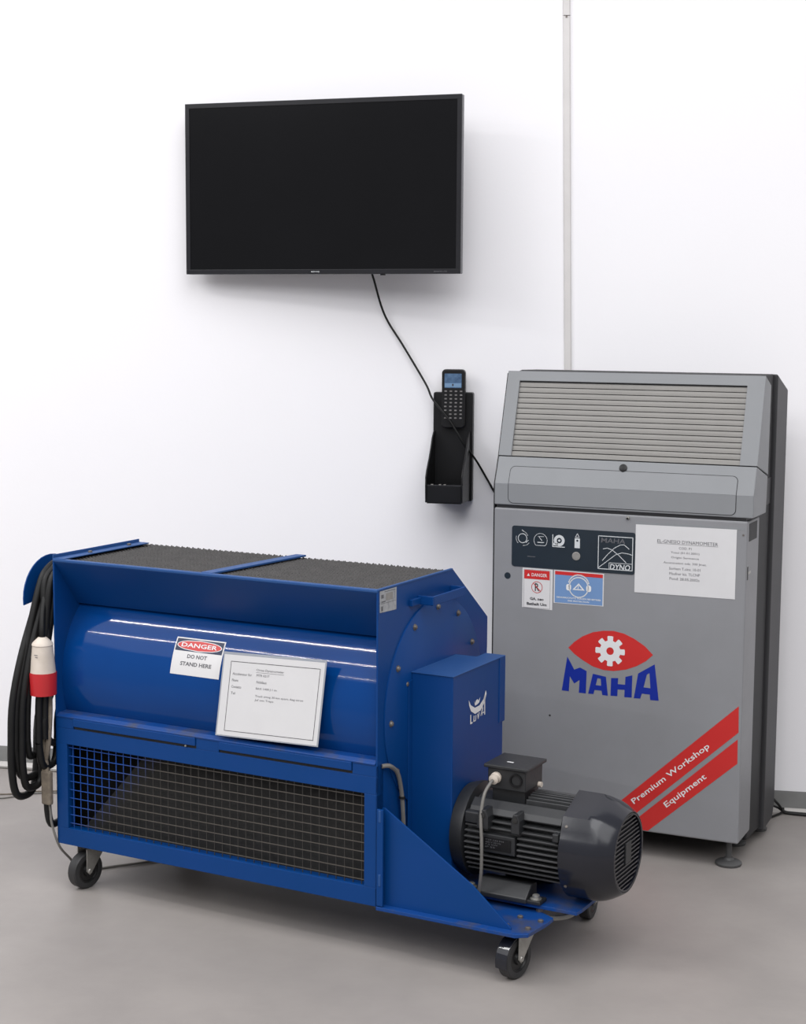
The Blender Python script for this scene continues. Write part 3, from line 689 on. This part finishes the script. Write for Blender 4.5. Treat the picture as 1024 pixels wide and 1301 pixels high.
def ext(p, t_): return (p[0]-ud.x*t_, p[1]-ud.y*t_)
t1 = (-.3389-.0785, .1659-.0739)
b1 = ( -.2896-.053, .1396-.0525)
decal_poly('red_stripe', 'red', door, fm, [[(-.0063, .4787), (-.0046, .4034), b1, t1]], .0004)
decal_poly('red_stripe', 'red', door, fm, [[(-.0064, .3835), (-.0054, .3137), (-.2590, .0840), (-.3270, .0840)]], .0004)
an = math.atan2(.36-.1634, .3108-.0903)
MB().text(fm, 'Premium Workshop', -.2985, .1535, .292, .0215, .0008, ang=an, bold=.012).build('stripe_lettering', 'white', door, recalc=False)
MB().text(fm, 'Equipment', -.2020, .1560, .1535, .0215, .0008, ang=an, bold=.012).build('stripe_lettering', 'white', door, recalc=False)
# control strip
cp_ = MB().prism(fm, rrect(-.6917, -.3160, .8290, .9497, .008), 0, .0016).build('control_strip', 'panel', door, label='dark control strip with white symbols')
H = .0022
def sym():
    global ic
    ic.build('white_symbol', 'icon', cp_, recalc=False); ic = MB()
ic = MB()
def cst(cx, cz, r, a0, a1, w_, n=18): ic.stroke(fm, arc(cx, cz, r, a0, a1, n), w_, H)
cst(-.6582, .9135, .0135, 0, 360, .0022); cst(-.6600, .9160, .0185, 20, 75, .0020); cst(-.6582, .9135, .0200, 165, 225, .002); cst(-.654, .912, .0195, 265, 325, .002)
ic.stroke(fm, [(-.640, .9085), (-.6475, .9015)], .002, H); ic.stroke(fm, [(-.660, .938), (-.651, .932)], .002, H)
sym(); cst(-.6021, .9105, .0205, -30, 210, .0014); ic.stroke(fm, [(-.6205, .9005), (-.6170, .8955), (-.5880, .8955), (-.5840, .9005)], .0014, H)
ic.stroke(fm, [(-.611, .9045), (-.592, .9045)], .0024, H); ic.stroke(fm, [(-.608, .922), (-.598, .910)], .0018, H); ic.stroke(fm, [(-.610, .922), (-.592, .922)], .0012, H)
sym(); ic.stroke(fm, [(-.5645, .930), (-.5645, .895), (-.528, .895)], .0024, H)
ic.flat(fm, [circ(-.5445, .9135, .0165), circ(-.5445, .9135, .0080)], H); ic.flat(fm, [circ(-.5445, .9135, .0035, 12)], H); ic.flat(fm, [[(-.5625, .8985), (-.548, .8985), (-.548, .906), (-.5625, .906)]], H)
sym(); ic.flat(fm, [[(-.4975, .895), (-.4815, .895), (-.4815, .9235), (-.4975, .9235)], circ(-.4895, .9165, .0032, 10)], H)
ic.stroke(fm, [(-.4955, .9265), (-.4895, .9375), (-.4835, .9265)], .0016, H, closed=True)
ic.build('white_symbol', 'icon', cp_, recalc=False)
MB().lathe((-.4920, -.0015, .8713), (0, -1, 0), [(0, .0125), (.0015, .0125), (.002, .0110)], 24).build('round_cap', 'steeldull', cp_)
ic = MB()
ic.stroke(fm, [(-.4255, .9350), (-.3235, .9350), (-.3235, .8400), (-.4255, .8400)], .0022, H, closed=True)
ic.stroke(fm, [(-.4130, .8640), (-.3970, .8830), (-.3780, .9020), (-.3600, .9125), (-.3490, .9135), (-.3340, .9020)], .0018, H)
ic.stroke(fm, [(-.4240, .8430), (-.3950, .8660), (-.3740, .8830), (-.3550, .8900), (-.3350, .8880), (-.3250, .8850)], .0018, H)
ic.stroke(fm, [(-.4110, .8980), (-.3990, .9010), (-.3850, .8970), (-.3640, .8820), (-.3420, .8620)], .0018, H)
ic.text(fm, 'DYNO', -.3905, .8395, .060, .0165, H, bold=.02, skew=.15)
ic.stroke(fm, [(-.3925, .8395), (-.3925, .8590), (-.3240, .8590)], .0014, H)
ic.build('graph_symbol', 'icon', cp_, recalc=False)
gg = MB(); gg.text(fm, 'MAHA', -.418, .916, .072, .014, H, bold=.01, skew=.1); gg.build('faint_lettering', 'inkgrey', cp_, recalc=False)
gg = MB(); gg.stroke(fm, [(-.642, .861), (-.618, .861)], .0018, H); gg.build('faint_symbol', 'inkgrey', cp_, recalc=False)
# sticker 1 (danger, prohibition)
s1 = MB().prism(fm, [(-.6572, .7085), (-.5634, .7065), (-.5634, .8262), (-.6572, .8266)], 0, .0006).build('danger_sticker', 'sticker', door, label='small white danger sticker with prohibition sign')
decal_poly('sticker_header', 'red', s1, fm, [[(-.6515, .7945), (-.5725, .7945), (-.5725, .8210), (-.6515, .8210)]], .0009)
b = MB(); b.stroke(fm, [(-.6525, .709), (-.6525, .8225), (-.5705, .8225), (-.5705, .709)], .0007, .0009, closed=True); b.build('sticker_border', 'inkgrey', s1, recalc=False)
b = MB(); b.text(fm, 'DANGER', -.6285, .8025, .048, .0098, .0012, bold=.01); b.flat(fm, [[(-.643, .803), (-.634, .803), (-.6385, .811)]], .0012); b.build('sticker_lettering', 'white', s1, recalc=False)
b = MB(); b.stroke(fm, circ(-.6115, .7710, .0165, 28), .0018, .0009, closed=True); b.stroke(fm, [(-.623, .7825), (-.600, .7595)], .0020, .0012); b.build('prohibition_ring', 'red', s1, recalc=False)
b = MB(); b.text(fm, 'R', -.618, .760, .014, .023, .0010, bold=.02); b.build('prohibition_figure', 'ink', s1, recalc=False)
b = MB(); b.text(fm, 'GA. neo', -.6115, .7320, .043, .0085, .0009, align='C', bold=.04); b.text(fm, 'Bathalt Um', -.6115, .7165, .062, .0085, .0009, align='C', bold=.04); b.build('sticker_lettering', 'ink', s1, recalc=False)
# sticker 2 (ear protection)
s2 = MB().prism(fm, [(-.5591, .7290), (-.4075, .7300), (-.4075, .8250), (-.5591, .8262)], 0, .0006).build('ear_protection_sticker', 'sticker', door, label='light blue sticker with white ear protection symbol')
decal_poly('blue_field', 'ltblue', s2, fm, [[(-.5560, .7310), (-.4105, .7320), (-.4105, .8228), (-.5560, .8238)]], .0009)
decal_poly('sticker_header', 'red', s2, fm, [[(-.5560, .8135), (-.4105, .8125), (-.4105, .8228), (-.5560, .8238)]], .0012)
b = MB(); h3 = .0013
b.stroke(fm, arc(-.483, .7800, .0290, -160, 200, 32), .0032, h3)
b.stroke(fm, arc(-.483, .7850, .0315, 15, 165, 20), .0036, h3)
b.flat(fm, [rrect(-.5210, -.5060, .7690, .7880, .006)], h3); b.flat(fm, [rrect(-.4600, -.4450, .7690, .7880, .006)], h3)
b.flat(fm, [[(-.5020, .7720), (-.4645, .7720), (-.4830, .7925)], [(-.4950, .7750), (-.4720, .7750), (-.4830, .7870)]], h3)
b.stroke(fm, [(-.4850, .7760), (-.4835, .7850)], .002, h3)
b.text(fm, 'GEHOERSCHUTZ TRAGEN BEI BETRIEB', -.483, .7450, .135, .0045, h3, align='C', bold=.02); b.text(fm, 'EAR PROTECTION', -.483, .7365, .064, .0045, h3, align='C', bold=.02)
b.build('ear_protection_symbol', 'white', s2, recalc=False)
# paper sheet
pp = MB().prism(fm, [(-.3160, .7790), (-.0265, .7805), (-.0265, .9762), (-.3160, .9745)], 0, .0010).build('paper_notice', 'paper', door, label='white printed paper notice in a plastic sleeve')
b = MB(); x = -.171
for l, w_, z, h in (('EL-GNESIO DYNAMOMETER', .174, .9265, .0095), ('COD. P1', .036, .9105, .0068), ('Yosui (01.01.2001)', .082, .8965, .0075), ('Origini Sermence', .080, .8825, .0075), ('Accentration odz. 300 Jmet.', .124, .8665, .0078), ('Sorhem T.cins: 10-01', .090, .8515, .0075), ('Maufner kis. TLCNP', .088, .8370, .0075), ('Pond: 28.05.2002s', .086, .8225, .0075)):
    b.text(fm, l, x+(.006 if l[0] == 'E' else 0), z, w_, h, .0014, align='C')
b.stroke(fm, [(-.252, .9245), (-.078, .9245)], .0008, .0014)
b.build('notice_lettering', 'inkgrey', pp, recalc=False)
b = MB(); b.prism(fm, [(-.3175, .9745), (-.004, .9762), (-.004, .9835), (-.3175, .9815)], 0, .0004); b.build('sleeve_edge', 'gray2', pp)

# ------------------------------------------------------------------ television
TV = thing('television', 'large black flat screen television mounted on the white wall', 'television', (-1.7125, -.07, 0), -.13314)
x0, x1, z0, z1 = .027, .9535, 1.6895, 2.2303
MB().box(x0, x1, 0, .024, z0, z1).build('television_back', 'tvside', TV, bevel=.003)
MB().box(x0+.2, x1-.2, .024, .045, z0+.1, z1-.1).build('television_rear_box', 'tvbezel', TV, bevel=.006)
b = MB(); w_ = .015
b.box(x0, x1, -.003, 0, z1-w_, z1); b.box(x0, x1, -.003, 0, z0, z0+w_); b.box(x0, x0+w_, -.003, 0, z0+w_, z1-w_); b.box(x1-w_, x1, -.003, 0, z0+w_, z1-w_)
bz = b.build('television_bezel', 'tvbezel', TV, bevel=.001)
MB().box(x0+w_, x1-w_, -.0006, .002, z0+w_, z1-w_).build('television_screen', 'tvscreen', TV)
f3 = front(-.003); MB().text(f3, 'BENQ', (x0+x1)/2-.028, z0+.0052, .028, .0042, .0004, bold=.02).build('brand_lettering', 'icon', bz, recalc=False)
MB().text(f3, 'SENSEYE LCD', x1-.085, z0+.0055, .042, .0035, .0004).build('corner_lettering', 'inkgrey', bz, recalc=False)
MB().box((x0+x1)/2+.20, (x0+x1)/2+.215, .004, .014, z0-.004, z0).build('infrared_receiver', 'black', TV, bevel=.001)
MB().box(.40, .55, .044, .052, 1.86, 2.06).build('wall_bracket_plate', 'steeldull', TV)
b = MB(); b.tube([(.42, .05, 1.96), (.33, .10, 1.96)], .014, 8, 1); b.build('wall_bracket_arm', 'steeldull', TV)
wc = MB().tube([(-1.078, -.075, 1.715), (-1.068, -.06, 1.675), (-1.041, -.016, 1.563), (-.9786, -.014, 1.4627), (-.905, -.020, 1.345), (-.878, -.052, 1.300), (-.845, -.062, 1.262), (-.81, -.064, 1.217), (-.775, -.064, 1.160), (-.748, -.050, 1.122), (-.728, -.020, 1.085), (-.6786, -.010, .9984), (-.640, -.010, .935), (-.60, -.010, .87)], .0034, 8, 8).build('hanging_wire', 'cable', None, smooth=True)
tag(wc, 'thin black wire hanging from the television down behind the grey cabinet', 'wire')

# ------------------------------------------------------------------ wall pocket and terminal
K_ = thing('wall_holder', 'tall black wall holder with open curved pocket beside the grey cabinet', 'holder', (-.8125, 0, 0))
hx0, hx1 = -.0640, .0640
MB().prism(front(0), rrect(hx0, hx1, .968, 1.318, .006), 0, .030).build('back_plate', 'black', K_, bevel=.002)
sp_ = [(-.030, .972), (-.186, .978), (-.190, 1.030), (-.188, 1.060), (-.172, 1.080), (-.130, 1.112), (-.098, 1.145), (-.072, 1.175), (-.045, 1.192), (-.030, 1.196)]
for xs in (hx0+.002, hx1-.006-.006): MB().prism(side(xs), sp_, 0, .005).build('pocket_side', 'black', K_, bevel=.0015)
MB().box(hx0+.007, hx1-.012, -.186, -.182, .978, 1.032).build('pocket_front', 'black', K_, bevel=.0015)
MB().box(hx0+.007, hx1-.012, -.182, -.030, .975, .980).build('pocket_floor', 'black', K_)
MB().box(hx0+.007, hx1-.012, -.186, -.165, 1.030, 1.034).build('pocket_rim', 'tvbezel', K_, bevel=.001)
MB().prism(front(-.030), [(-.020, 1.200), (.004, 1.200), (.004, 1.245), (-.012, 1.245), (-.012, 1.225), (-.020, 1.222)], 0, .001).build('keyhole_slot', 'inside', K_)
for x in (-.045, -.02, -.005): MB().box(x, x+.007, -.178, -.168, 1.033, 1.0355).build('rim_stud', 'steeldull', K_)
Hh_ = thing('handheld_terminal', 'black handheld keypad terminal with blue screen hung in the top of the wall holder', 'terminal', (-.8085, -.0315, 1.205))
MB().prism(front(0), rrect(-.0375, .0375, 0, .187, .012), 0, .024).build('terminal_body', 'black', Hh_, bevel=.003)
ft = front(-.024)
sc_ = MB().prism(ft, rrect(-.0285, .0265, .128, .1735, .002), 0, .0008).build('terminal_screen', 'screen', Hh_)
MB().prism(ft, [(-.0275, .1305), (.0255, .1305), (.0255, .143), (-.0275, .143)], .0008, .0012).build('screen_bar', 'screenlo', sc_)
MB().prism(ft, [(-.004, .134), (.001, .134), (.001, .141), (-.004, .141)], .0012, .0015).build('screen_cursor', 'ink', sc_)
for r in range(8):
    for c in range(4):
        if r == 6 and c == 0: continue
        x = -.028+c*.0165 - (.001 if r > 3 else 0); z = .1155-r*.0122
        MB().prism(ft, rrect(x, x+.0075, z, z+.0042, .001, 2), 0, .0018).build('key', 'key', Hh_)
